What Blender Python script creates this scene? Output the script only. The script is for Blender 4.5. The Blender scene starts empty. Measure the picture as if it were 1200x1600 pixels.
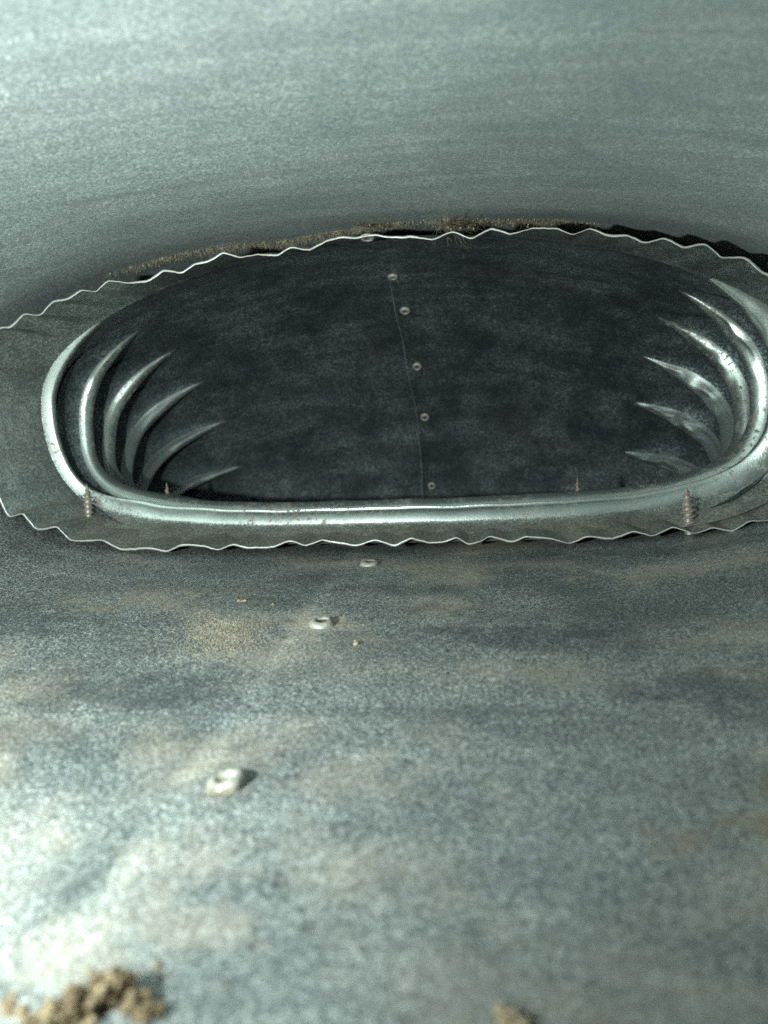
import bpy, bmesh, math, random
import numpy as np
from mathutils import Vector, Matrix, noise

SC = bpy.context.scene
COL = SC.collection
MM = 0.001
RND = random.Random(7)

# ------------------------------------------------------------------ camera
PITCH, ROLL, YAW, CAM_H = math.radians(9.4), math.radians(2.97), math.radians(6.3), 59.4
CAM_M = (Matrix.Rotation(YAW, 3, 'Z') @ Matrix.Rotation(-PITCH, 3, 'X') @ Matrix.Rotation(ROLL, 3, 'Y'))
CAM_O = Vector((0, 0, CAM_H))
cam = bpy.data.cameras.new('camera')
cam.sensor_fit = 'VERTICAL'; cam.sensor_height = 24.0; cam.sensor_width = 18.0
cam.lens = 24.0 * 1164.0 / 1600.0
cam.clip_start = 0.002; cam.clip_end = 50
cam.dof.use_dof = True
cam.dof.focus_distance = 0.235
cam.dof.aperture_fstop = 10.8
co = bpy.data.objects.new('camera', cam); COL.objects.link(co)
R4 = Matrix.Identity(4)
r_, f_, u_ = CAM_M @ Vector((1, 0, 0)), CAM_M @ Vector((0, 1, 0)), CAM_M @ Vector((0, 0, 1))
for i in range(3):
    R4[i][0], R4[i][1], R4[i][2] = r_[i], u_[i], -f_[i]
R4.translation = CAM_O * MM
co.matrix_world = R4
SC.camera = co

# ------------------------------------------------------------------ world and lamp
w = bpy.data.worlds.new('World'); SC.world = w; w.use_nodes = True
w.node_tree.nodes['Background'].inputs[0].default_value = (0.5, 0.6, 0.6, 1)
w.node_tree.nodes['Background'].inputs[1].default_value = 0.004
lamp = bpy.data.lights.new('inspection_lamp', 'SPOT')          # a small torch at the left, beside the camera
lamp.shadow_soft_size = 0.004; lamp.energy = 2.95; lamp.color = (0.85, 1.0, 0.955)
lamp.spot_size = math.radians(172); lamp.spot_blend = 1.0
lo = bpy.data.objects.new('inspection_lamp', lamp); COL.objects.link(lo)
lo.location = Vector((-95, 17, 55)) * MM
lo.rotation_euler = Vector((0.10, 1, 0.05)).to_track_quat('-Z', 'Y').to_euler()
SC.view_settings.view_transform = 'Standard'; SC.view_settings.look = 'None'
SC.view_settings.exposure = 0.0; SC.view_settings.gamma = 1.0
SC.cycles.use_denoising = False
SC.cycles.sample_clamp_indirect = 1.0

# ------------------------------------------------------------------ helpers
def ray(px, py):
    return (CAM_M @ Vector(((px - 600) / 1164.0, 1.0, -(py - 800) / 1164.0))).normalized()

def thing(name, label, cat, loc, group=None):
    o = bpy.data.objects.new(name, None); COL.objects.link(o)
    o.empty_display_size = 0.01
    o.location = Vector(loc) * MM
    o['label'] = label; o['category'] = cat
    if group: o['group'] = group
    return o

def tag(o, label=None, cat=None, group=None, kind=None):
    for k, v in (('label', label), ('category', cat), ('group', group), ('kind', kind)):
        if v: o[k] = v
    return o

def mesh_obj(name, verts, faces, mats, parent=None, smooth=True, mat_ids=None, origin=(0, 0, 0)):
    """verts in millimetres in the world frame; origin = where the object's own origin goes"""
    og = Vector(origin)
    me = bpy.data.meshes.new(name)
    me.from_pydata([tuple((Vector(v) - og) * MM) for v in verts], [], faces)
    for m in (mats if isinstance(mats, (list, tuple)) else [mats]):
        me.materials.append(m)
    if mat_ids is not None:
        me.polygons.foreach_set('material_index', mat_ids)
    me.polygons.foreach_set('use_smooth', [smooth] * len(me.polygons))
    me.update()
    o = bpy.data.objects.new(name, me); COL.objects.link(o)
    if parent:
        o.parent = parent; o.location = og * MM - parent.location
    else:
        o.location = og * MM
    return o

def sstep(a, b, x):
    t = np.clip((x - a) / (b - a), 0, 1)
    return t * t * (3 - 2 * t)

def section(wd, h, nt, nb, N, zc=0.0, xc=0.0):
    """closed oval section, N points equally spaced along its length, from the bottom centre counter-clockwise"""
    t = np.linspace(-math.pi / 2, 1.5 * math.pi, 6001)
    c, s = np.cos(t), np.sin(t)
    n = np.where(s > 0, nt, nb)
    f = (np.abs(c) ** n + np.abs(s) ** n) ** (-1.0 / n)
    x, z = wd * c * f, h * s * f
    d = np.concatenate([[0], np.cumsum(np.hypot(np.diff(x), np.diff(z)))])
    L = d[-1]; q = np.linspace(0, L, 2401)[:-1]
    x, z = np.interp(q, d, x), np.interp(q, d, z)
    sg = 9.0 / (L / 2400); r = int(3 * sg)                   # soften the joins of the flat and round stretches
    kr = np.exp(-.5 * (np.arange(-r, r + 1) / sg) ** 2); kr /= kr.sum()
    def sm(a): return np.convolve(np.concatenate([a[-r:], a, a[:r]]), kr, 'valid')
    x, z = sm(x), sm(z)
    x = np.append(x, x[0]); z = np.append(z, z[0]); d = np.concatenate([[0], np.cumsum(np.hypot(np.diff(x), np.diff(z)))])
    q = np.linspace(0, d[-1], N + 1)[:-1]
    return np.interp(q, d, x) + xc, np.interp(q, d, z) + zc, d[-1]

def normals_in(x, z):
    dx = np.roll(x, -1) - np.roll(x, 1); dz = np.roll(z, -1) - np.roll(z, 1)
    l = np.hypot(dx, dz)
    return -dz / l, dx / l          # inward for counter-clockwise travel

def grid_faces(nu, nv, wrap, flip=False, base=0):
    F = []
    for i in range(nu - 1):
        for j in range(nv if wrap else nv - 1):
            k = (j + 1) % nv
            q = (base + i * nv + j, base + i * nv + k, base + (i + 1) * nv + k, base + (i + 1) * nv + j)
            F.append(q[::-1] if flip else q)
    return F

def fbm(x, y, z, s, o=3):
    return noise.fractal(Vector((x * s, y * s, z * s)), 1.0, 2.0, o)

# ------------------------------------------------------------------ materials
class NT:
    def __init__(s, name):
        s.m = bpy.data.materials.new(name); s.m.use_nodes = True
        s.t = s.m.node_tree; s.n = s.t.nodes; s.l = s.t.links
        s.b = s.n['Principled BSDF']
        s.co = s.n.new('ShaderNodeTexCoord').outputs['Object']
    def link(s, a, b):
        if isinstance(a, (int, float)): b.default_value = a
        elif isinstance(a, tuple): b.default_value = a if len(a) == 4 or b.type == 'VECTOR' else (*a, 1)
        else: s.l.new(a, b)
    def noise(s, scale, detail=2, rough=.5, stretch=None, off=(0, 0, 0), dist=0):
        mp = s.n.new('ShaderNodeMapping'); s.l.new(s.co, mp.inputs[0])
        mp.inputs['Location'].default_value = off
        if stretch: mp.inputs['Scale'].default_value = stretch
        x = s.n.new('ShaderNodeTexNoise'); s.l.new(mp.outputs[0], x.inputs['Vector'])
        x.inputs['Scale'].default_value = scale; x.inputs['Detail'].default_value = detail
        x.inputs['Roughness'].default_value = rough; x.inputs['Distortion'].default_value = dist
        return x.outputs['Fac']
    def ramp(s, a, lo, hi, vlo=0.0, vhi=1.0, smooth=True):
        x = s.n.new('ShaderNodeMapRange'); x.interpolation_type = 'SMOOTHSTEP' if smooth else 'LINEAR'
        s.link(a, x.inputs[0])
        for i, v in enumerate((lo, hi, vlo, vhi)): x.inputs[i + 1].default_value = v
        return x.outputs[0]
    def math(s, op, a, b=0.0, c=0.0):
        x = s.n.new('ShaderNodeMath'); x.operation = op
        s.link(a, x.inputs[0]); s.link(b, x.inputs[1]); s.link(c, x.inputs[2])
        return x.outputs[0]
    def mix(s, f, a, b):
        x = s.n.new('ShaderNodeMix'); x.data_type = 'RGBA'
        s.link(f, x.inputs[0]); s.link(a, x.inputs[6]); s.link(b, x.inputs[7])
        return x.outputs[2]
    def bump(s, h, strength, dist):
        x = s.n.new('ShaderNodeBump'); x.inputs['Strength'].default_value = strength
        x.inputs['Distance'].default_value = dist
        s.link(h, x.inputs['Height']); return x.outputs[0]

def zinc(name, lo=(.10, .125, .13), hi=(.42, .47, .465), grain=2200, metallic=.6, rough=.5, dust=.5, dust_lo=.5,
         dust_col=(.40, .335, .245), bump=.3, cloud=22, streak=0.0, cell_lo=.38, cloud_amt=.6, rust=0.0, glint=.0, contrast=1.0, settle=0.0, rust_lo=.57,
         stains=(), clean=(), rust_at=()):
    """galvanised sheet: small crystals of differing brightness and tilt, clouds of oxide, dust film, rust"""
    n = NT(name)
    wp = n.n.new('ShaderNodeVectorMath'); wp.operation = 'ADD'
    nz = n.n.new('ShaderNodeTexNoise'); nz.inputs['Scale'].default_value = grain * .7; n.l.new(n.co, nz.inputs['Vector'])
    sc = n.n.new('ShaderNodeVectorMath'); sc.operation = 'SCALE'; n.l.new(nz.outputs['Color'], sc.inputs[0]); sc.inputs['Scale'].default_value = .9 / grain
    n.l.new(n.co, wp.inputs[0]); n.l.new(sc.outputs[0], wp.inputs[1])
    vo = n.n.new('ShaderNodeTexVoronoi'); vo.inputs['Scale'].default_value = grain; n.l.new(wp.outputs[0], vo.inputs['Vector'])
    sp = n.n.new('ShaderNodeSeparateColor'); n.l.new(vo.outputs['Color'], sp.inputs[0])
    cell = n.ramp(sp.outputs[0], cell_lo, .95)
    fine = n.ramp(n.noise(grain * 1.1, 3, .6), .38, .66)
    gg = n.math('ADD', n.math('MULTIPLY', cell, .62), n.math('MULTIPLY', fine, .38))
    gg = n.math('ADD', n.math('MULTIPLY', gg, contrast), (1 - contrast) * .45)
    cl = n.ramp(n.noise(cloud, 4, .55, off=(.3, .1, .7), stretch=(1, .7, 1)), .33, .62)
    cl2 = n.ramp(n.noise(cloud * 3.7, 4, .6, off=(.9, .4, .2)), .35, .65)
    clm = n.math('ADD', n.math('MULTIPLY', cl, .65), n.math('MULTIPLY', cl2, .35))
    fac = n.math('MULTIPLY', gg, n.math('ADD', n.math('MULTIPLY', clm, cloud_amt), 1 - cloud_amt))
    if streak:
        st = n.ramp(n.noise(110, 4, .65, stretch=(.1, 1.1, 1.1), off=(1, 2, 3)), .4, .62)
        fac = n.math('MULTIPLY', fac, n.math('ADD', n.math('MULTIPLY', st, streak), 1 - streak))
    def spots(lst):
        tot = None
        wv = n.ramp(n.noise(75, 6, .72, off=(4, 4, 4), dist=.5), .3, .7)
        for (x, y, z, rx, ry, a, *ang) in lst:
            mp = n.n.new('ShaderNodeMapping'); mp.vector_type = 'TEXTURE'; n.l.new(n.co, mp.inputs[0])
            mp.inputs['Scale'].default_value = (rx * MM, ry * MM, 1e3)
            mp.inputs['Location'].default_value = (x * MM, y * MM, 0)
            if ang: mp.inputs['Rotation'].default_value = (0, 0, math.radians(ang[0]))
            ln = n.n.new('ShaderNodeVectorMath'); ln.operation = 'LENGTH'; n.l.new(mp.outputs[0], ln.inputs[0])
            d = n.math('ADD', ln.outputs['Value'], n.math('MULTIPLY', n.math('SUBTRACT', wv, .5), 1.5))
            m = n.math('MULTIPLY', n.math('SUBTRACT', 1.0, n.ramp(d, .15, 1.3)), a)
            tot = m if tot is None else n.math('MAXIMUM', tot, m)
        return tot
    if clean:
        fac = n.math('MULTIPLY', fac, n.math('SUBTRACT', 1.0, spots(clean)))
    col = n.mix(fac, lo, hi)
    dm = n.ramp(n.noise(17, 5, .62, off=(6.4, 1.7, .9), dist=.4), dust_lo, dust_lo + .25)
    if stains: dm = n.math('MAXIMUM', dm, spots(stains))
    if settle:
        ge = n.n.new('ShaderNodeNewGeometry'); sx = n.n.new('ShaderNodeSeparateXYZ'); n.l.new(ge.outputs['Normal'], sx.inputs[0])
        up = n.math('MULTIPLY', n.ramp(sx.outputs[2], .35, .95), n.ramp(n.noise(50, 4, .6, off=(2, 9, 4)), .25, .6, .5, 1))
        dm = n.math('MAXIMUM', dm, n.math('MULTIPLY', up, settle))
    dm = n.math('MULTIPLY', dm, n.ramp(n.noise(grain * .8, 2, .6, off=(7, 7, 1)), .3, .6, .3, 1))
    dm = n.math('MULTIPLY', dm, dust)
    col = n.mix(dm, col, dust_col)
    if rust:
        rm = n.math('MULTIPLY', n.math('MULTIPLY', n.ramp(n.noise(480, 4, .75, off=(2.2, 8.1, 3.4)), rust_lo, rust_lo + .12), n.ramp(n.noise(45, 3, .6, off=(6, 2, 3)), .42, .6)), rust)
        col = n.mix(rm, col, (.11, .06, .03)); dm = n.math('MAXIMUM', dm, rm)
    if rust_at:
        rm = n.math('MULTIPLY', spots(rust_at), n.ramp(n.noise(420, 4, .7, off=(1, 8, 2)), .35, .65, .25, 1))
        col = n.mix(rm, col, (.17, .105, .05)); dm = n.math('MAXIMUM', dm, rm)
    n.link(col, n.b.inputs['Base Color'])
    n.link(n.math('MULTIPLY', n.math('SUBTRACT', 1.0, n.math('MULTIPLY', dm, .9)), metallic), n.b.inputs['Metallic'])
    rr = n.math('ADD', n.math('MULTIPLY', gg, -.10), n.math('ADD', n.math('MULTIPLY', dm, .35), rough + .05))
    n.link(rr, n.b.inputs['Roughness'])
    nb = n.bump(n.math('ADD', fine, n.math('MULTIPLY', clm, 1.2)), bump, .00012)
    if glint:                                                # each crystal tilted a little
        t1 = n.n.new('ShaderNodeVectorMath'); t1.operation = 'SUBTRACT'; n.l.new(vo.outputs['Color'], t1.inputs[0]); t1.inputs[1].default_value = (.5, .5, .5)
        t2 = n.n.new('ShaderNodeVectorMath'); t2.operation = 'SCALE'; n.l.new(t1.outputs[0], t2.inputs[0]); t2.inputs['Scale'].default_value = glint
        t3 = n.n.new('ShaderNodeVectorMath'); t3.operation = 'ADD'; n.l.new(nb, t3.inputs[0]); n.l.new(t2.outputs[0], t3.inputs[1])
        t4 = n.n.new('ShaderNodeVectorMath'); t4.operation = 'NORMALIZE'; n.l.new(t3.outputs[0], t4.inputs[0]); nb = t4.outputs[0]
    n.link(nb, n.b.inputs['Normal'])
    return n.m

# dust films and bare patches on the floor: x, y, z, radius x, radius y (mm), strength
STAINS = [(-40, 182, 0, 12, 15, .95), (-60, 185, 0, 24, 12, .55), (-92, 206, 0, 30, 12, .7), (62, 224, 0, 34, 12, .65), (-38, 86, 0, 9, 10, .5), (-33, 74, 0, 9, 5, .5),
          (-20, 108, 0, 14, 7, .45), (50, 92, 0, 20, 14, .7), (8, 150, 0, 26, 10, .45), (70, 165, 0, 26, 14, .55), (6, 240, 0, 40, 8, .6), (-46, 67, 0, 9, 6, .55), (3, 61, 0, 3, 3, .7), (52, 84, 0, 12, 7, .6)]
SCRATCH = [(-17, 230.7, 0, 13, .3, .6, 33.1), (-50.6, 132.2, 0, 11, .22, .5, -81.9), (-49.5, 140, 0, 18, .8, .35, -88), (-2, 146, 0, 14, 1.0, .35, -134), (-56, 202, 0, 4.2, .5, .75, 62), (-49, 81, 0, 6, 1.2, .5, 80), (23, 205, 0, 7, .4, .5, 27),
           (-100, 170, 0, 16, .5, .4, 10), (30, 120, 0, 12, .4, .3, 160)]
RUST = [(27.6, 91.5, 0, 4.5, 3, .75), (24, 87, 0, 2.5, 2, .8), (36, 94, 0, 6, 4, .75), (3, 62, 0, 2.2, 1.6, .8), (44, 104, 0, 8, 4, .5), (-4, 101.8, 0, 2.5, .5, .5), (60, 120, 0, 8, 6, .4)]
CLEAN = SCRATCH + [(-86, 118, 0, 24, 13, .55), (18, 170, 0, 24, 12, .58), (48, 138, 0, 18, 10, .55), (-78, 138, 0, 30, 12, .55), (-120, 190, 0, 30, 25, .45), (-8, 196, 0, 12, 9, .4), (-60, 118, 0, 16, 8, .35), (-20, 215, 0, 36, 6, .45), (60, 250, 0, 60, 9, .5), (-58, 205, 0, 18, 6, .45), (0, 130, 0, 22, 7, .35)]  # the first bare patch also tones down floor that the lamp overlights
M_DUCT = zinc('dusty_galvanised_sheet', lo=(.05, .064, .066), hi=(.98, 1.0, .975), grain=2500, cell_lo=.42, metallic=.4, rough=.42, dust=.8,
              dust_lo=.47, streak=.2, bump=.5, cloud_amt=.5, glint=.5, stains=STAINS, clean=CLEAN, rust_at=RUST)
SMUDGE = [(-75, 185, 0, 10, 1.6, .4, 20), (-30, 205, 0, 14, 1.2, .35, 10), (30, 198, 0, 8, 4, .35, 60), (-55, 170, 0, 8, 2, .3, 120), (5, 215, 0, 14, .8, .4, 8), (62, 180, 0, 12, 6, .35), (-95, 200, 0, 20, 3, .3, 15),
          (-15, 165, 0, 10, 1, .25, 40), (45, 230, 0, 30, 2, .3, -4), (-50, 240, 0, 34, 2, .3, 5), (40, 160, 0, 16, 5, .25, 30)]
M_CEIL = zinc('cleaner_galvanised_sheet', lo=(.23, .27, .265), hi=(.95, 1.0, .985), grain=2000, metallic=.35, rough=.42, dust=.25,
              dust_lo=.6, streak=.3, bump=.3, cloud_amt=.4, cloud=16, glint=.18, contrast=.8, clean=SMUDGE)
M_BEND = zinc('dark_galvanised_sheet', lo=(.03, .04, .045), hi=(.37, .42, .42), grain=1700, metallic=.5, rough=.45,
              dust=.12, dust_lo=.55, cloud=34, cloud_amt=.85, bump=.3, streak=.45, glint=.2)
M_COLLAR = zinc('worn_galvanised_sheet', lo=(.06, .07, .068), hi=(.54, .585, .55), grain=1900, metallic=.75, rough=.32,
                dust=.5, dust_lo=.6, cloud=36, cloud_amt=.7, bump=.25, rust=.6, glint=.08, settle=.8, contrast=.7)
M_PLEAT = zinc('lit_galvanised_fold', lo=(.66, .70, .68), hi=(.84, .89, .86), grain=1500, metallic=.9, rough=.23,
               dust=.2, dust_lo=.6, cloud=60, cloud_amt=.45, bump=.12, rust=.5, glint=.02, contrast=.25)  # burnished lips, colour lightened further to make up for dim light on deep pleats
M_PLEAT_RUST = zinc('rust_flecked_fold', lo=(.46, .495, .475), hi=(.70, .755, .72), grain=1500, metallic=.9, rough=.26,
                    dust=.2, dust_lo=.6, cloud=60, cloud_amt=.45, bump=.12, rust=.85, rust_lo=.5, glint=.03, contrast=.35)  # rust-flecked lips, base kept duller where the lamp overlights the front pleats
M_EDGE = zinc('bare_cut_edge', lo=(.5, .5, .48), hi=(.72, .73, .7), grain=900, metallic=.5, rough=.4, dust=.7, dust_lo=.42, bump=.1)
M_RIVET = zinc('rivet_aluminium', lo=(.30, .315, .30), hi=(.62, .635, .61), grain=1500, metallic=.6, rough=.4, dust=.7, dust_lo=.40, bump=.3)
M_SCREW = zinc('rusty_screw_steel', lo=(.28, .27, .25), hi=(.6, .6, .57), grain=1200, metallic=.7, rough=.4, dust=.6,
               dust_lo=.42, dust_col=(.2, .11, .06), bump=.2, rust=.5)
M_HOLE = zinc('dark_rivet_hole', lo=(.03, .03, .03), hi=(.06, .06, .06), metallic=.1, rough=.8)

def dirt_mat(name, a, b, scale=900):
    n = NT(name)
    f = n.ramp(n.noise(scale, 4, .65), .35, .65)
    n.link(n.mix(f, a, b), n.b.inputs['Base Color'])
    n.b.inputs['Roughness'].default_value = 1; n.b.inputs['Specular IOR Level'].default_value = .1
    n.link(n.bump(f, .8, .0004), n.b.inputs['Normal'])
    return n.m
M_DIRT = dirt_mat('tan_dirt', (.24, .18, .115), (.50, .41, .28))
M_LINT = dirt_mat('tan_lint', (.22, .175, .12), (.62, .52, .38), 500)

# ------------------------------------------------------------------ dimensions of the place (millimetres)
DXC, DW, DH, DNT, DNB = -28.0, 159.5, 58.0, 2.43, 4.0            # duct
CYC, CXC, CTZ, CTX, CW, CH, CZ, CNT, CNB = 257.9, -28.2, -.084, -.02, 153.8, 52.3, 55.5, 2.43, 4.0   # crimped end
EXC, EY0, EYAW, EW, EH, RHO, ENT, ENB = -24.4, 284.4, math.radians(-2.2), 138.9, 52.5, 32.7, 1.9, 4.0
EZB = 59.5 - 52.5 - 32.7
TH0, DTH, HR = math.radians(-5.05), math.radians(14.48), 10.0
ce, se = math.cos(EYAW), math.sin(EYAW)

def bend_pt(th, x, zl):
    rad = RHO + EH + zl
    y = rad * math.sin(th); z = rad * math.cos(th)
    return Vector((EXC + ce * x - se * y, EY0 + se * x + ce * y, EZB + z))

def bend_local(p):
    d = Vector(p) - Vector((EXC, EY0, EZB))
    x = ce * d.x + se * d.y; y = -se * d.x + ce * d.y
    th = math.atan2(y, d.z)
    return th, x, math.hypot(y, d.z) - RHO - EH

def oval_f(x, z, wd, h, nt, nb):
    n = nt if z > 0 else nb
    return (abs(x / wd) ** n + abs(z / h) ** n) ** (1 / n)

def duct_hit(px, py):
    d = ray(px, py); t = 20.0; st = 8.0
    while t < 600:
        p = CAM_O + d * t
        if oval_f(p.x - DXC, p.z - DH, DW, DH, DNT, DNB) >= 1:
            if st < .05: break
            t -= st; st *= .25
        t += st
    return p

def bend_hit(px, py):
    d = ray(px, py); t = 285.0
    while t < 700:
        p = CAM_O + d * t
        th, x, zl = bend_local(p)
        if oval_f(x, zl, EW, EH, ENT, ENB) >= 1: break
        t += .1
    return p

# ------------------------------------------------------------------ the duct we look along
def floor_dent(x, y):
    return .35 * fbm(x, y, 0, .018, 3)

duct = thing('air_duct', 'dusty galvanised oval air duct enclosing the view, its floor in front and its ceiling above',
             'air duct', (DXC, 100, 0))
N = 420
sx_, sz_, _ = section(DW, DH, DNT, DNB, N, DH, DXC)
ix, iz = normals_in(sx_, sz_)
ys = np.concatenate([np.linspace(-260, 40, 20)[:-1], np.linspace(40, 335, 150)])
V = []
for y in ys:
    for j in range(N):
        a = .5 * fbm(sx_[j], y, sz_[j], .016, 3) + .12 * fbm(sx_[j] + 50, y, sz_[j], .07, 2)
        V.append((sx_[j] + ix[j] * a, y, sz_[j] + iz[j] * a))
F = grid_faces(len(ys), N, True, flip=True)
mesh_obj('shell', V, F, [M_DUCT, M_CEIL], duct, mat_ids=[1 if sz_[q % N] > DH else 0 for q in range(len(F))])

# lap of the lengthwise seam: one sheet edge lies over the other, left of the rivets
def seam_x(y): return -46.5 + (y - 100) * .018 + .4 * math.sin(y * .05)
V = []; Y2 = np.linspace(-20, 330, 120); K = 8
for y in Y2:
    for k in range(K):
        u = k / (K - 1)
        x = seam_x(y) + 26 * u
        h = .3 * (1 - u) ** 1.5 if k else -.3
        if k == 0: x += .0
        if k == 1: x = seam_x(y) + .25; h = .29
        a = .5 * fbm(x, y, 0, .016, 3) + .12 * fbm(x + 50, y, 0, .07, 2)
        V.append((x, y, h + a - (.25 if k == K - 1 else 0)))
mesh_obj('seam_lap', V, grid_faces(len(Y2), K, False, flip=False), M_DUCT, duct)

def lathe_mesh(name, prof, seg, mats, ids=None):
    """prof: list of (r, z) in mm, revolved round z"""
    V = []; F = []; I = []
    for r, z in prof:
        for k in range(seg):
            a = 2 * math.pi * k / seg
            V.append((r * math.cos(a) * MM, r * math.sin(a) * MM, z * MM))
    for i in range(len(prof) - 1):
        for k in range(seg):
            F.append((i * seg + k, i * seg + (k + 1) % seg, (i + 1) * seg + (k + 1) % seg, (i + 1) * seg + k))
            I.append(ids[i] if ids else 0)
    me = bpy.data.meshes.new(name); me.from_pydata(V, [], F)
    for m in mats: me.materials.append(m)
    me.polygons.foreach_set('material_index', I)
    me.polygons.foreach_set('use_smooth', [True] * len(F)); me.update()
    return me

RIV_PROF = [(3.25, -.4), (3.3, .1), (3.2, .5), (2.85, .95), (2.3, 1.2), (1.75, 1.15), (1.35, .8), (1.25, .2), (1.2, -.1), (.8, .1), (.01, .25)]
riv_me = lathe_mesh('rivet', RIV_PROF, 28, [M_RIVET, M_HOLE], [0, 0, 0, 0, 0, 0, 1, 1, 1, 1])
def put_rivet(p, n, parent, scale=1.0, spin=0.0):
    o = bpy.data.objects.new('rivet', riv_me); COL.objects.link(o)
    o.parent = parent; o.location = Vector(p) * MM - parent.location
    o.rotation_mode = 'QUATERNION'
    o.rotation_quaternion = n.to_track_quat('Z', 'Y') @ Matrix.Rotation(spin, 3, 'Z').to_quaternion()
    o.scale = (scale,) * 3
    return o
for (px, py, s) in ((355, 1227, 1.0), (503, 977, 1.0), (577, 883, 1.0)):
    p = duct_hit(px, py); p.z += .35
    me_ = riv_me.copy()
    for v in me_.vertices:
        c = v.co / MM; nn = noise.noise_vector(c * .55 + Vector((px, py, 0)))
        r = c.xy.length
        if r < 1.5: c.z = max(c.z, .35 + .25 * nn.x)          # the hollow is filled with dirt
        c += nn * .28 * (1 if r > .5 else .3); v.co = c * MM
    me_.materials[1] = M_RIVET if py > 1100 else M_HOLE
    rv = put_rivet(p, Vector((-.22, .05, 1)) if py > 1100 else Vector((.06, -.04, 1)), duct, s, px)
    rv.data = me_

# ------------------------------------------------------------------ the elbow
elbow = thing('duct_elbow', 'galvanised oval duct elbow with wavy crimped end and pleated sides, fitted into the duct',
              'duct elbow', (EXC, 284, 4))
# crimped collar: from the wavy edge to the first fold
N = 1600
ax, az, per = section(CW, CH, CNT, CNB, N, CZ, CXC)
bx, bz, _ = section(EW, EH, ENT, ENB, N)
# wave along the edge
TOP_EDGE = [(0,513),(17,513),(37,491),(63,493),(83,472),(107,469),(128,454),(150,457),(170,439),(200,443),(233,441),(255,424),(285,428),(303,414),(323,411),(348,396),(375,404),(400,399),(433,401),(455,386),(485,392),(510,378),(533,372),(557,374),(587,368),(613,373),(643,371),(677,376),(707,363),(737,375),(767,358),(797,368),(830,358),(867,357),(893,367),(923,357),(953,372),(982,370),(1007,382),(1038,373),(1068,389),(1102,382),(1128,404),(1163,403),(1187,425),(1200,431)]
LOW_EDGE = [(0,780),(15,808),(35,801),(58,827),(87,821),(110,843),(160,843),(188,857),(233,855),(260,861),(283,850),(317,852),(340,859),(362,850),(387,855),(427,854),(452,844),(478,852),(503,843),(527,847),(557,852),(587,843),(615,852),(642,840),(670,847),(693,846),(713,838),(733,850),(753,845),(767,837),(800,846),(822,837),(860,840),(890,849),(917,837),(957,841),(990,829),(1020,837),(1053,822),(1087,833),(1113,823),(1143,829),(1170,813),(1200,813)]
anx, anz = normals_in(ax, az)
pts = []
for px, py in TOP_EDGE + LOW_EDGE:                       # each bend of the wavy edge, measured on the plane of the collar's mouth
    d = ray(px, py); n_ = Vector((-CTX, 1, -CTZ))
    t = (CYC - CTZ * 57 - CAM_O.dot(n_)) / d.dot(n_); P = CAM_O + d * t
    j = int(np.argmin((ax - P.x) ** 2 + (az - P.z) ** 2))
    pts.append((j, (P.x - ax[j]) * anx[j] + (P.z - az[j]) * anz[j]))
pts.sort()
full = list(pts)
for (j0, d0), (j1, d1) in zip(pts, pts[1:] + [(pts[0][0] + N, pts[0][1])]):
    gap = j1 - j0
    if gap > 80:                                         # the two ends, outside the picture
        n_ = max(2, 2 * round(gap / 64))
        for k in range(1, n_):
            full.append(((j0 + gap * k / n_ + RND.uniform(-4, 4)) % N, d0 + (d1 - d0) * k / n_ + (1.2 if k % 2 else -1.2)))
full.sort()
fj = [q[0] for q in full]; fd = [q[1] for q in full]
wave = np.interp(np.arange(N), [fj[-1] - N] + fj + [fj[0] + N], [fd[-1]] + fd + [fd[0]])
for _ in range(5): wave = .25 * np.roll(wave, 1) + .5 * wave + .25 * np.roll(wave, -1)
low = np.array([noise.noise(Vector((math.cos(2 * math.pi * j / N) * 3, math.sin(2 * math.pi * j / N) * 3, 5))) for j in range(N)])
NU = 44
V = []
th_end = TH0 - math.radians(1.0)
def collar_ring(u, off):
    ang = u * .0
    out = []
    W = wave
    dec = max(0.0, 1 - u / .9) ** .75
    k = u * u * (3 - 2 * u) * .5 + u * .5
    for j in range(N):
        A = Vector((ax[j], 0, az[j]))
        A.y = CYC + CTZ * (A.z - 57) + CTX * A.x
        B = bend_pt(th_end, bx[j], bz[j])
        P = A.lerp(B, u)
        out.append(P)
    X = np.array([p.x for p in out]); Z = np.array([p.z for p in out])
    nx, nz = normals_in(X, Z)
    res = []
    for j in range(N):
        d = W[j] * dec + low[j] * 2.0 * u * (1 - u) + .25 * fbm(X[j], u * 40, Z[j], .05, 3) * (1 - u)
        d += off * (1 + .7 * fbm(X[j] + 9, 3, Z[j], .09, 3)) + .16 * (1 - u) ** 4 * fbm(X[j], 7, Z[j], .45, 3)
        res.append((X[j] + nx[j] * d, out[j].y, Z[j] + nz[j] * d))
    return res
rings = [collar_ring((i / (NU - 1)) ** 1.15, 0) for i in range(NU)]
outer = [collar_ring((i / (NU - 1)) ** 1.15, -.55) for i in range(0, 14, 2)]
V = [p for r in outer[::-1] for p in r] + [p for r in rings for p in r]
no = len(outer)
F = grid_faces(no + NU, N, True, flip=True)
ids = [0] * len(F)
for q in range(N): ids[(no - 1) * N + q] = 1
mesh_obj('crimped_collar', V, F, [M_COLLAR, M_EDGE], elbow, mat_ids=ids)

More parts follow.
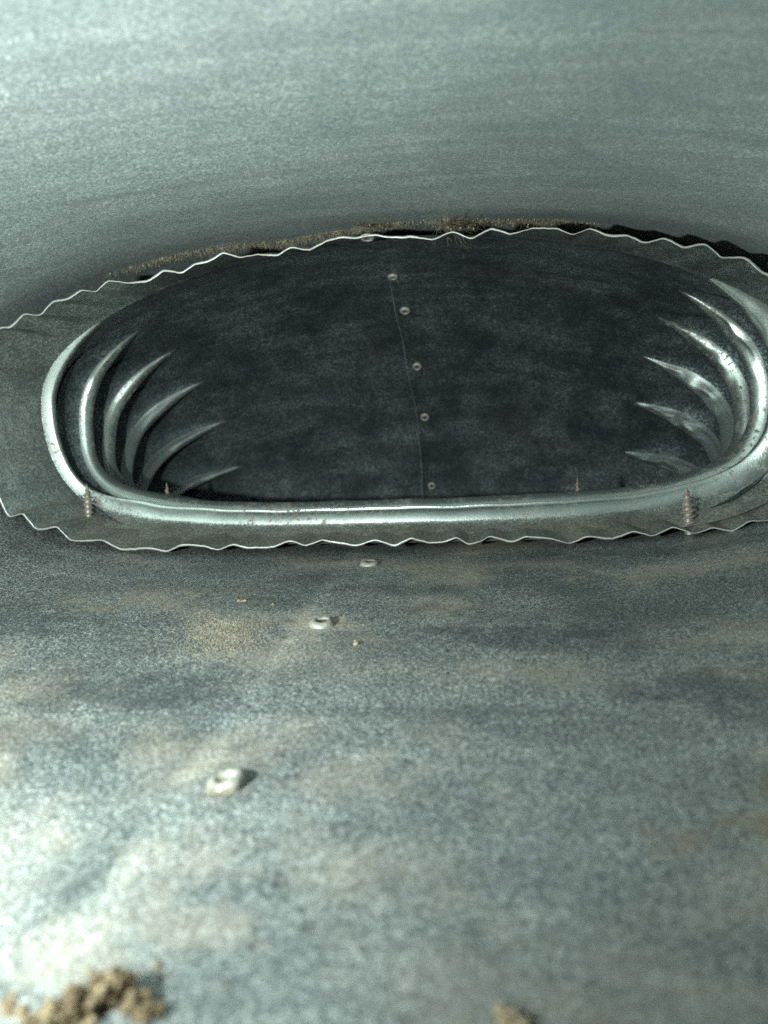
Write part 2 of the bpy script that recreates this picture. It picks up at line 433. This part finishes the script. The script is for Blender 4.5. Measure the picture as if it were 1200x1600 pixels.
# bend shell
NB = 480
gx, gz, gper = section(EW, EH, ENT, ENB, NB)
gnx, gnz = normals_in(gx, gz)
ths = list(np.linspace(th_end, math.radians(92), 120))
V = []
for th in ths:
    k = (th - TH0) / DTH
    for j in range(NB):
        p = bend_pt(th, gx[j], gz[j])
        a = .5 * fbm(p.x, p.y, p.z, .03, 3) + .1 * fbm(p.x, p.y, p.z, .12, 2)
        psi = math.degrees(math.atan2(max(abs(gx[j]) - (EW - EH), 0), gz[j]))
        bulge = -1.2 * math.sin(math.pi * (k % 1.0)) * min(1, max(0, (psi - 20) / 50)) if 0 < k < 5 else 0
        a = (a + bulge) * float(sstep(0, math.radians(9), th - th_end))
        V.append(bend_pt(th, gx[j] + gnx[j] * a, gz[j] + gnz[j] * a))
for d in range(1, 14):                                      # straight run below the bend
    for j in range(NB):
        p = bend_pt(math.radians(92), gx[j], gz[j]); p.z -= d * 9
        V.append(p)
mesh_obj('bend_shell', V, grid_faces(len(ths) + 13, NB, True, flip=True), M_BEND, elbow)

# pleats: folded ridges that run from a pointed tip on each side round under the throat
cax, caz, _ = section(CW, CH, CNT, CNB, NB, CZ, CXC)
PSI_TIP = [(36, 34), (33, 30), (30, 28), (27, 27), (25, 25), (23, 24)]
def pleat(k):
    rr = random.Random(100 + k)
    th = TH0 + DTH * k
    J = []
    for j in range(NB):
        psi = math.degrees(math.atan2(max(abs(gx[j]) - (EW - EH), 0), gz[j]))
        tip = PSI_TIP[k][0] if gx[j] < 0 else PSI_TIP[k][1]
        J.append((psi - tip))
    J = np.array(J)
    start = NB // 2
    order = [(start + q) % NB for q in range(NB)]            # start at the heel, go round
    order = [j for j in order if J[j] > 0]
    # profile across the fold: offset along the bend in mm, share of the long slope, share of the round lip
    prof = [(-19, -.05, 0), (-14, .02, 0), (-10.5, .12, 0), (-7.5, .34, 0), (-5.3, .72, 0), (-4.3, 1, 0), (-4.05, 1, .16), (-3.7, 1, .34), (-3.1, 1, .55),
            (-2.3, 1, .75), (-1.4, 1, .9), (-.5, 1, .985), (.1, 1, 1.0), (.5, 1, .92), (.65, 1, .6), (.6, .7, .2), (.8, -.2, 0)]
    if k == 0:                                               # the first one is a plain half-round bead
        prof = [(-15, -.08, 0), (-10, .25, 0), (-7, .6, 0), (-5.2, .93, -.06), (-5.0, .96, .1), (-4.7, 1, .26), (-4.2, 1, .44), (-3.4, 1, .65), (-2.4, 1, .83), (-1.3, 1, .95), (-.4, 1, 1),
                (.2, 1, 1), (.5, 1, .9), (.65, 1, .6), (.6, .7, .2), (.8, -.2, -.1)]
    V = []
    ph = rr.uniform(0, 9)
    hthroat = (7.6, 9.4, 10.8, 10, 10, 10)[k]
    for j in order:
        e = J[j]
        right = gx[j] > 0
        g = float(sstep(-8, 55, e)) * min(1.0, e / 6.0) ** .8
        thr = float(sstep(85, 125, e))
        side_h, side_base = (8.4, .56) if right else (7.4, .64)
        h = g * (side_h * (1 - thr) + hthroat * thr)
        base = side_base * (1 - thr) + .45 * thr
        if k == 0: h *= 1 - (.12 if right else .54) * (1 - thr)
        h *= 1 + .08 * noise.noise(Vector((gx[j] * .06 + ph, gz[j] * .06, k * 3.1)))
        crump = (1.0 if right else .25) * math.exp(-((e - 40) / 26) ** 2)
        wd = (.35 + .65 * float(sstep(0, 40, e))) * (1 + .25 * crump) * (.85 + .15 * thr if right else (.42 if k == 0 else .75) * (1 - thr) + thr)
        if k == 0: base = .40 * thr
        for i, (o, fb, fl) in enumerate(prof):
            c = crump * 1.1 * noise.noise(Vector((gx[j] * .15 + ph, gz[j] * .15, i * .3 + k))) * (1 if 4 < i < 13 else 0)
            a = (base * fb + (1 - base) * fl) * h + c
            x = gx[j] + gnx[j] * a; zl = gz[j] + gnz[j] * a
            rad = max(RHO + EH + zl, 8)
            if k == 0 and o < -1:                            # the first fold grows out of the straight collar
                A = Vector((cax[j], 0, caz[j])); A.y = CYC + CTZ * (A.z - 57) + CTX * A.x
                B = bend_pt(TH0 - math.radians(1), gx[j], gz[j])
                P = A.lerp(B, 1 + (o + 1) * wd / (B - A).length)
                aa = a - .7 * max(0, (-o - 10) / 9) - (.25 if o < -9 else 0)
                V.append(P + Vector((gnx[j] * aa, 0, gnz[j] * aa)))
                continue
            V.append(bend_pt(th + o * wd / max(rad, 42), x, zl))
    F = grid_faces(len(order), len(prof), False, flip=False)
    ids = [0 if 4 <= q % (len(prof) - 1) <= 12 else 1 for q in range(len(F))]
    return mesh_obj('pleat', V, F, [M_PLEAT_RUST if k < 3 else M_PLEAT, M_COLLAR if k == 0 else M_BEND], elbow, mat_ids=ids)  # one sheet metal: lips painted in a lit tone, slopes in a shaded one
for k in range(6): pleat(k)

# seam lap on the heel and its rivets
def heel_pt(th, x, lift=0.0):
    n = ENT
    zl = EH * (1 - abs(x / EW) ** n) ** (1 / n)
    return bend_pt(th, x, zl - lift)
sp = [bend_local(bend_hit(*q)) for q in ((598, 415), (620, 500), (638, 590), (652, 660), (659, 765))]
sth = [s[0] for s in sp]; sxl = [s[1] for s in sp]
V = []; TT = np.linspace(TH0, math.radians(91), 110); K = 8
for th in TT:
    x0 = float(np.interp(th, sth, sxl)) + .25 * math.sin(th * 21)
    for q in range(K):
        u = q / (K - 1); x = x0 + 30 * u; h = 1.0 * (1 - u) ** 1.4
        if q == 0: h = -.5
        if q == 1: x = x0 + .55; h = .95
        p = heel_pt(th, x)
        a = .5 * fbm(p.x, p.y, p.z, .03, 3) + .1 * fbm(p.x, p.y, p.z, .12, 2)
        V.append(heel_pt(th, x, h + a - (.4 if q == K - 1 else 0)))
F = grid_faces(len(TT), K, False, flip=True)
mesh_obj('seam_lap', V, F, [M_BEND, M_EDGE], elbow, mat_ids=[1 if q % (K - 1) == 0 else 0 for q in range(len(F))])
for (px, py, s) in ((614, 428, .72), (633, 482, .80), (652, 570, .78), (664, 650, .78), (675, 758, .72)):
    p = bend_hit(px, py); th, x, zl = bend_local(p)
    e = .4
    n = (heel_pt(th + .02, x) - heel_pt(th, x)).cross(heel_pt(th, x + 2) - heel_pt(th, x)).normalized()
    if n.dot(p - CAM_O) > 0: n.negate()
    put_rivet(heel_pt(th, x, 1.15), n, elbow, s * .95, px)

d_ = ray(575, 380); best = None
for r in rings[1:20]:
    for q in r[600:1000]:
        v = Vector(q) - CAM_O; e = (v - d_ * v.dot(d_)).length
        if best is None or e < best[0]: best = (e, Vector(q))
put_rivet(best[1] + Vector((0, 0, .35)), Vector((0, -.2, -1)), elbow, .75)

# ------------------------------------------------------------------ screws that come through the metal, points up
def collar_hit(px, py):
    """where a ray meets the lower side of the collar (nearest lofted point)"""
    d = ray(px, py); best = None
    for r in rings:
        for q in r[::2]:
            v = Vector(q) - CAM_O; t = v.dot(d)
            e = (v - d * t).length
            if best is None or e < best[0]: best = (e, Vector(q))
    return best[1]

def screw(base, height, rad, tilt, label, turns=6):
    s = thing('screw', label, 'screw', base, 'screws poking up through the collar')
    ax_ = Vector((tilt[0], tilt[1], 1)).normalized()
    qt = ax_.to_track_quat('Z', 'Y')
    s.rotation_mode = 'QUATERNION'; s.rotation_quaternion = qt
    core = lambda z: rad * .72 * min(1, (1 - z / height) / .5 + .03) if z > 0 else rad * .72
    seg = 16; V = []; zs = [-4, 0, height * .25, height * .5, height * .65, height * .8, height * .92, height]
    for z in zs:
        for k in range(seg):
            a = 2 * math.pi * k / seg; r = max(core(z), .04)
            V.append((r * math.cos(a), r * math.sin(a), z))
    F = grid_faces(len(zs), seg, True)
    me = bpy.data.meshes.new('shank'); me.from_pydata([tuple(Vector(v) * MM) for v in V], [], F); me.materials.append(M_SCREW)
    me.polygons.foreach_set('use_smooth', [True] * len(F)); me.update()
    o = bpy.data.objects.new('shank', me); COL.objects.link(o); o.parent = s
    V = []; n = turns * 18; top = height * .93
    for i in range(n + 1):
        u = i / n; z = -2 + (top + 2) * u; a = 2 * math.pi * turns * u
        rc = max(core(z), .05); ro = rc + rad * .42 * min(1, (1 - u) / .3 + .1)
        hw = .5 * (top + 2) / turns * .55
        for r, dz in ((rc * .9, -hw), (ro, -.08), (ro, .08), (rc * .9, hw)):
            V.append((r * math.cos(a), r * math.sin(a), z + dz))
    F = grid_faces(n + 1, 4, False)
    me = bpy.data.meshes.new('thread'); me.from_pydata([tuple(Vector(v) * MM) for v in V], [], F); me.materials.append(M_SCREW)
    me.polygons.foreach_set('use_smooth', [True] * len(F)); me.update()
    o = bpy.data.objects.new('thread', me); COL.objects.link(o); o.parent = s
    return s
screw(collar_hit(138, 806), 12.5, 1.9, (.03, .05), 'pale pointed screw standing in front of the left pleats near the wavy edge', 7)
screw(collar_hit(1077, 816), 13, 2.4, (-.07, .04), 'rusty thick screw standing in front of the right pleats, casting a shadow', 7)

def throat_screw(px, py, h, rad, label, depth):
    d = ray(px, py); tip = CAM_O + d * depth
    screw(tip - Vector((0, 0, h)), h, rad, (0, 0), label, 6)
throat_screw(260, 754, 16, 1.9, 'small grey screw tip peeping over the rim below the left pleats', 338)
throat_screw(902, 744, 16, 1.6, 'tiny rust brown screw tip peeping over the rim on the right half', 330)

# ------------------------------------------------------------------ dust, lint and dirt
def blob(rr, c, r, V, F, sub=1, squash=.75, rough=.35, flat=False):
    bm = bmesh.new(); bmesh.ops.create_icosphere(bm, subdivisions=sub, radius=1)
    o = Vector((rr.uniform(0, 90), rr.uniform(0, 90), rr.uniform(0, 90)))
    b = len(V)
    R = Matrix.Rotation(rr.uniform(0, 6.3), 3, 'Z')
    for v in bm.verts:
        q = v.co * (1 + rough * noise.fractal(v.co * 1.7 + o, 1, 2, 3))
        q = R @ Vector((q.x * r, q.y * r * .85, q.z * r * squash))
        V.append(Vector(c) + q)
    for f in bm.faces: F.append(tuple(b + v.index for v in f.verts))
    bm.free()

def fibre(rr, p, d, length, rad, V, F, curl=.6, n=7):
    p = Vector(p); d = Vector(d).normalized(); b = len(V)
    ax1 = d.orthogonal().normalized()
    for i in range(n):
        u = i / (n - 1); r = rad * (1 - .6 * u)
        s1 = d.orthogonal().normalized(); s2 = d.cross(s1)
        for k in range(3):
            a = 2.094 * k
            V.append(p + (s1 * math.cos(a) + s2 * math.sin(a)) * r)
        d = (d + Vector((rr.gauss(0, 1), rr.gauss(0, 1), rr.gauss(0, 1))) * curl * .5).normalized()
        p = p + d * (length / (n - 1))
    for i in range(n - 1):
        for k in range(3):
            F.append((b + i * 3 + k, b + i * 3 + (k + 1) % 3, b + (i + 1) * 3 + (k + 1) % 3, b + (i + 1) * 3 + k))

# lint hanging in the gap between the ceiling and the crimped edge
rr = random.Random(5)
V, F = [], []
def ceil_z(x): return DH + DH * (1 - min(1, abs((x - DXC) / DW)) ** DNT) ** (1 / DNT)
def lint_density(px):
    d = 0
    for c, wd, a in ((260, 70, .7), (420, 90, .8), (520, 60, 1.0), (600, 40, .9), (700, 22, 1.6), (735, 30, 1.0), (830, 45, 1.0), (905, 30, .5)):
        d += a * math.exp(-((px - c) / wd) ** 2)
    return d
LINT_LINE = [(150, 441), (187, 427), (240, 412), (317, 395), (380, 388), (433, 384), (500, 371), (560, 362), (600, 356), (650, 351), (700, 349), (760, 349), (810, 350), (870, 350), (925, 354), (965, 360)]
lx_ = [q[0] for q in LINT_LINE]; ly_ = [q[1] for q in LINT_LINE]
for q in range(5200):
    px = rr.uniform(150, 965)
    if rr.random() > lint_density(px) * .8 + .12: continue
    py = float(np.interp(px, lx_, ly_)) + abs(rr.gauss(0, 5)) - 8
    c = duct_hit(px, py)
    c.z -= rr.uniform(0, .5)
    if rr.random() < .3: blob(rr, c, rr.uniform(.1, .32), V, F, 1, .8, .5)
    fibre(rr, c, (rr.gauss(0, .8), rr.gauss(0, .5), -abs(rr.gauss(.5, .5))), rr.uniform(.8, 2.6), .045, V, F, .8, 6)
def tuft(px0, px1, n, spread):
    for q in range(n):
        a = rr.uniform(0, 1)
        top = duct_hit(px0 + rr.gauss(0, spread), 350 + rr.gauss(0, 2))
        d = ray(px1 + rr.gauss(0, spread * .6), 363 + rr.gauss(0, 1.5)); bot = CAM_O + d * (256 / d.y)
        fibre(rr, top, bot - top, (bot - top).length * rr.uniform(.6, .95), .07, V, F, .18, 9)
        if q % 3 == 0: blob(rr, top.lerp(bot, a * .6), rr.uniform(.15, .45), V, F, 1, .8, .6)
tuft(702, 706, 110, 7); tuft(720, 722, 40, 9); tuft(820, 815, 16, 14); tuft(684, 690, 8, 3); tuft(735, 733, 26, 8); tuft(575, 562, 30, 12); tuft(600, 580, 14, 6)
lint = mesh_obj('lint', V, F, M_LINT)
tag(lint, 'brown fuzzy lint caught in the gap above the upper wavy edge', 'lint', kind='stuff')

# loose dust lying on the floor
V, F = [], []
for (px, py, sx, sy, n) in ((350, 985, 30, 20, 3200), (335, 995, 55, 28, 1500), (160, 910, 90, 16, 260), (850, 890, 70, 14, 260), (720, 862, 60, 8, 200), (380, 1330, 80, 60, 160), (360, 1440, 60, 40, 140),
                            (1120, 1300, 60, 40, 120), (343, 1246, 13, 5, 420), (340, 1232, 12, 9, 260), (365, 1222, 9, 8, 50), (507, 985, 9, 4, 60), (600, 1010, 420, 120, 500), (640, 1300, 420, 160, 260)):
    for q in range(n):
        X, Y = rr.gauss(px, sx), rr.gauss(py, sy)
        if Y < 866 or Y > 1640: continue
        p = duct_hit(X, Y)
        if p.y > 262 or p.z > 40: continue
        r = abs(rr.gauss(.04, .05)) + .045
        if 325 < X < 375 and 1215 < Y < 1250: p.z += rr.uniform(0, 1.25)
        blob(rr, p + Vector((0, 0, .1 * r)), r, V, F, 0, .7, .3)
M_DUST = dirt_mat('tan_dust', (.30, .25, .18), (.46, .39, .29), 300)
dust = mesh_obj('dust', V, F, M_DUST, smooth=False)
tag(dust, 'fine tan dust grains scattered over the duct floor', 'dust', kind='stuff')

def clod(px, py, size, label, seed, group=None, n=9, hang=1.0):
    rr = random.Random(seed); V, F = [], []
    p = duct_hit(px, py)
    for q in range(n):
        c = p + Vector((rr.gauss(0, size * .45), rr.gauss(0, size * .35), abs(rr.gauss(size * .25, size * .2))))
        blob(rr, c, size * rr.uniform(.25, .6), V, F, 3 if size > 2 else 2, .8, .55)
    for q in range(n * 2):
        c = p + Vector((rr.gauss(0, size * .5), rr.gauss(0, size * .4), size * .4))
        fibre(rr, c, (rr.gauss(0, 1), rr.gauss(0, 1), rr.uniform(0, .8)), size * rr.uniform(.4, .9), size * .02, V, F)
    o = mesh_obj('dirt_clump', V, F, M_DIRT, origin=tuple(p))
    tag(o, label, 'dirt clump', group)
    return o
G = 'dirt clumps lying on the duct floor'
def hollow_clump():
    """a curled flake of caked dirt: an arch open towards the right and the camera"""
    rr = random.Random(3); V, F = [], []
    path = [(70, 1612, .8), (95, 1600, 1.8), (112, 1592, 2.6), (132, 1580, 3.2), (155, 1570, 3.6), (178, 1566, 3.6), (198, 1566, 3.0), (212, 1575, 2.0), (222, 1592, 1.0)]
    p0 = duct_hit(160, 1570)
    for (px, py, h) in path:
        h *= .72; b = duct_hit(px, py)
        for q in range(9):
            c = b + Vector((rr.gauss(0, .7), rr.gauss(0, .6) + .4, h * rr.uniform(.3, 1)))
            blob(rr, c, rr.uniform(.5, 1.0), V, F, 3, .8, .5)
        for q in range(7):
            c = b + Vector((rr.gauss(0, 1.0), rr.gauss(0, .9) + .4, max(0, h * rr.uniform(0, 1.15))))
            blob(rr, c, abs(rr.gauss(.16, .12)) + .05, V, F, 2 if q % 3 else 1, .8, .7)
        for q in range(60):
            c = b + Vector((rr.gauss(0, 3), rr.gauss(0, 2), .05))
            blob(rr, c, abs(rr.gauss(.06, .05)) + .03, V, F, 1, .8, .5)
        for q in range(8):
            fibre(rr, b + Vector((0, .3, h)), (rr.gauss(0, 1), rr.gauss(0, 1), rr.uniform(0, 1)), rr.uniform(1, 3), .05, V, F)
    for (px, py) in ((20, 1590), (5, 1575), (40, 1604), (110, 1604), (140, 1600)):
        b = duct_hit(px, py)
        for q in range(5): blob(rr, b + Vector((rr.gauss(0, .8), rr.gauss(0, .5), .3)), rr.uniform(.3, .7), V, F, 2, .8, .6)
    o = mesh_obj('dirt_clump', V, F, dirt_mat('brown_dirt', (.13, .09, .055), (.42, .32, .20), 1100), origin=tuple(p0))
    tag(o, 'large hollow tan dirt clump in the corner nearest the camera', 'dirt clump', G)
hollow_clump()
clod(792, 1598, 1.6, 'blurred brown dirt crumb cut by the bottom edge, away from the large clump', 4, G, 8)
clod(377, 940, 1.1, 'brown crumb just behind the tan dust patch', 5, G, 6)
clod(425, 946, .9, 'thin dark crumb between the tan dust patch and the middle rivet', 6, G, 5)
clod(553, 1007, 1.1, 'small brown crumb in front of the middle rivet', 8, G, 6)
clod(245, 1512, .8, 'tiny brown crumb beside the large tan clump', 9, G, 4)
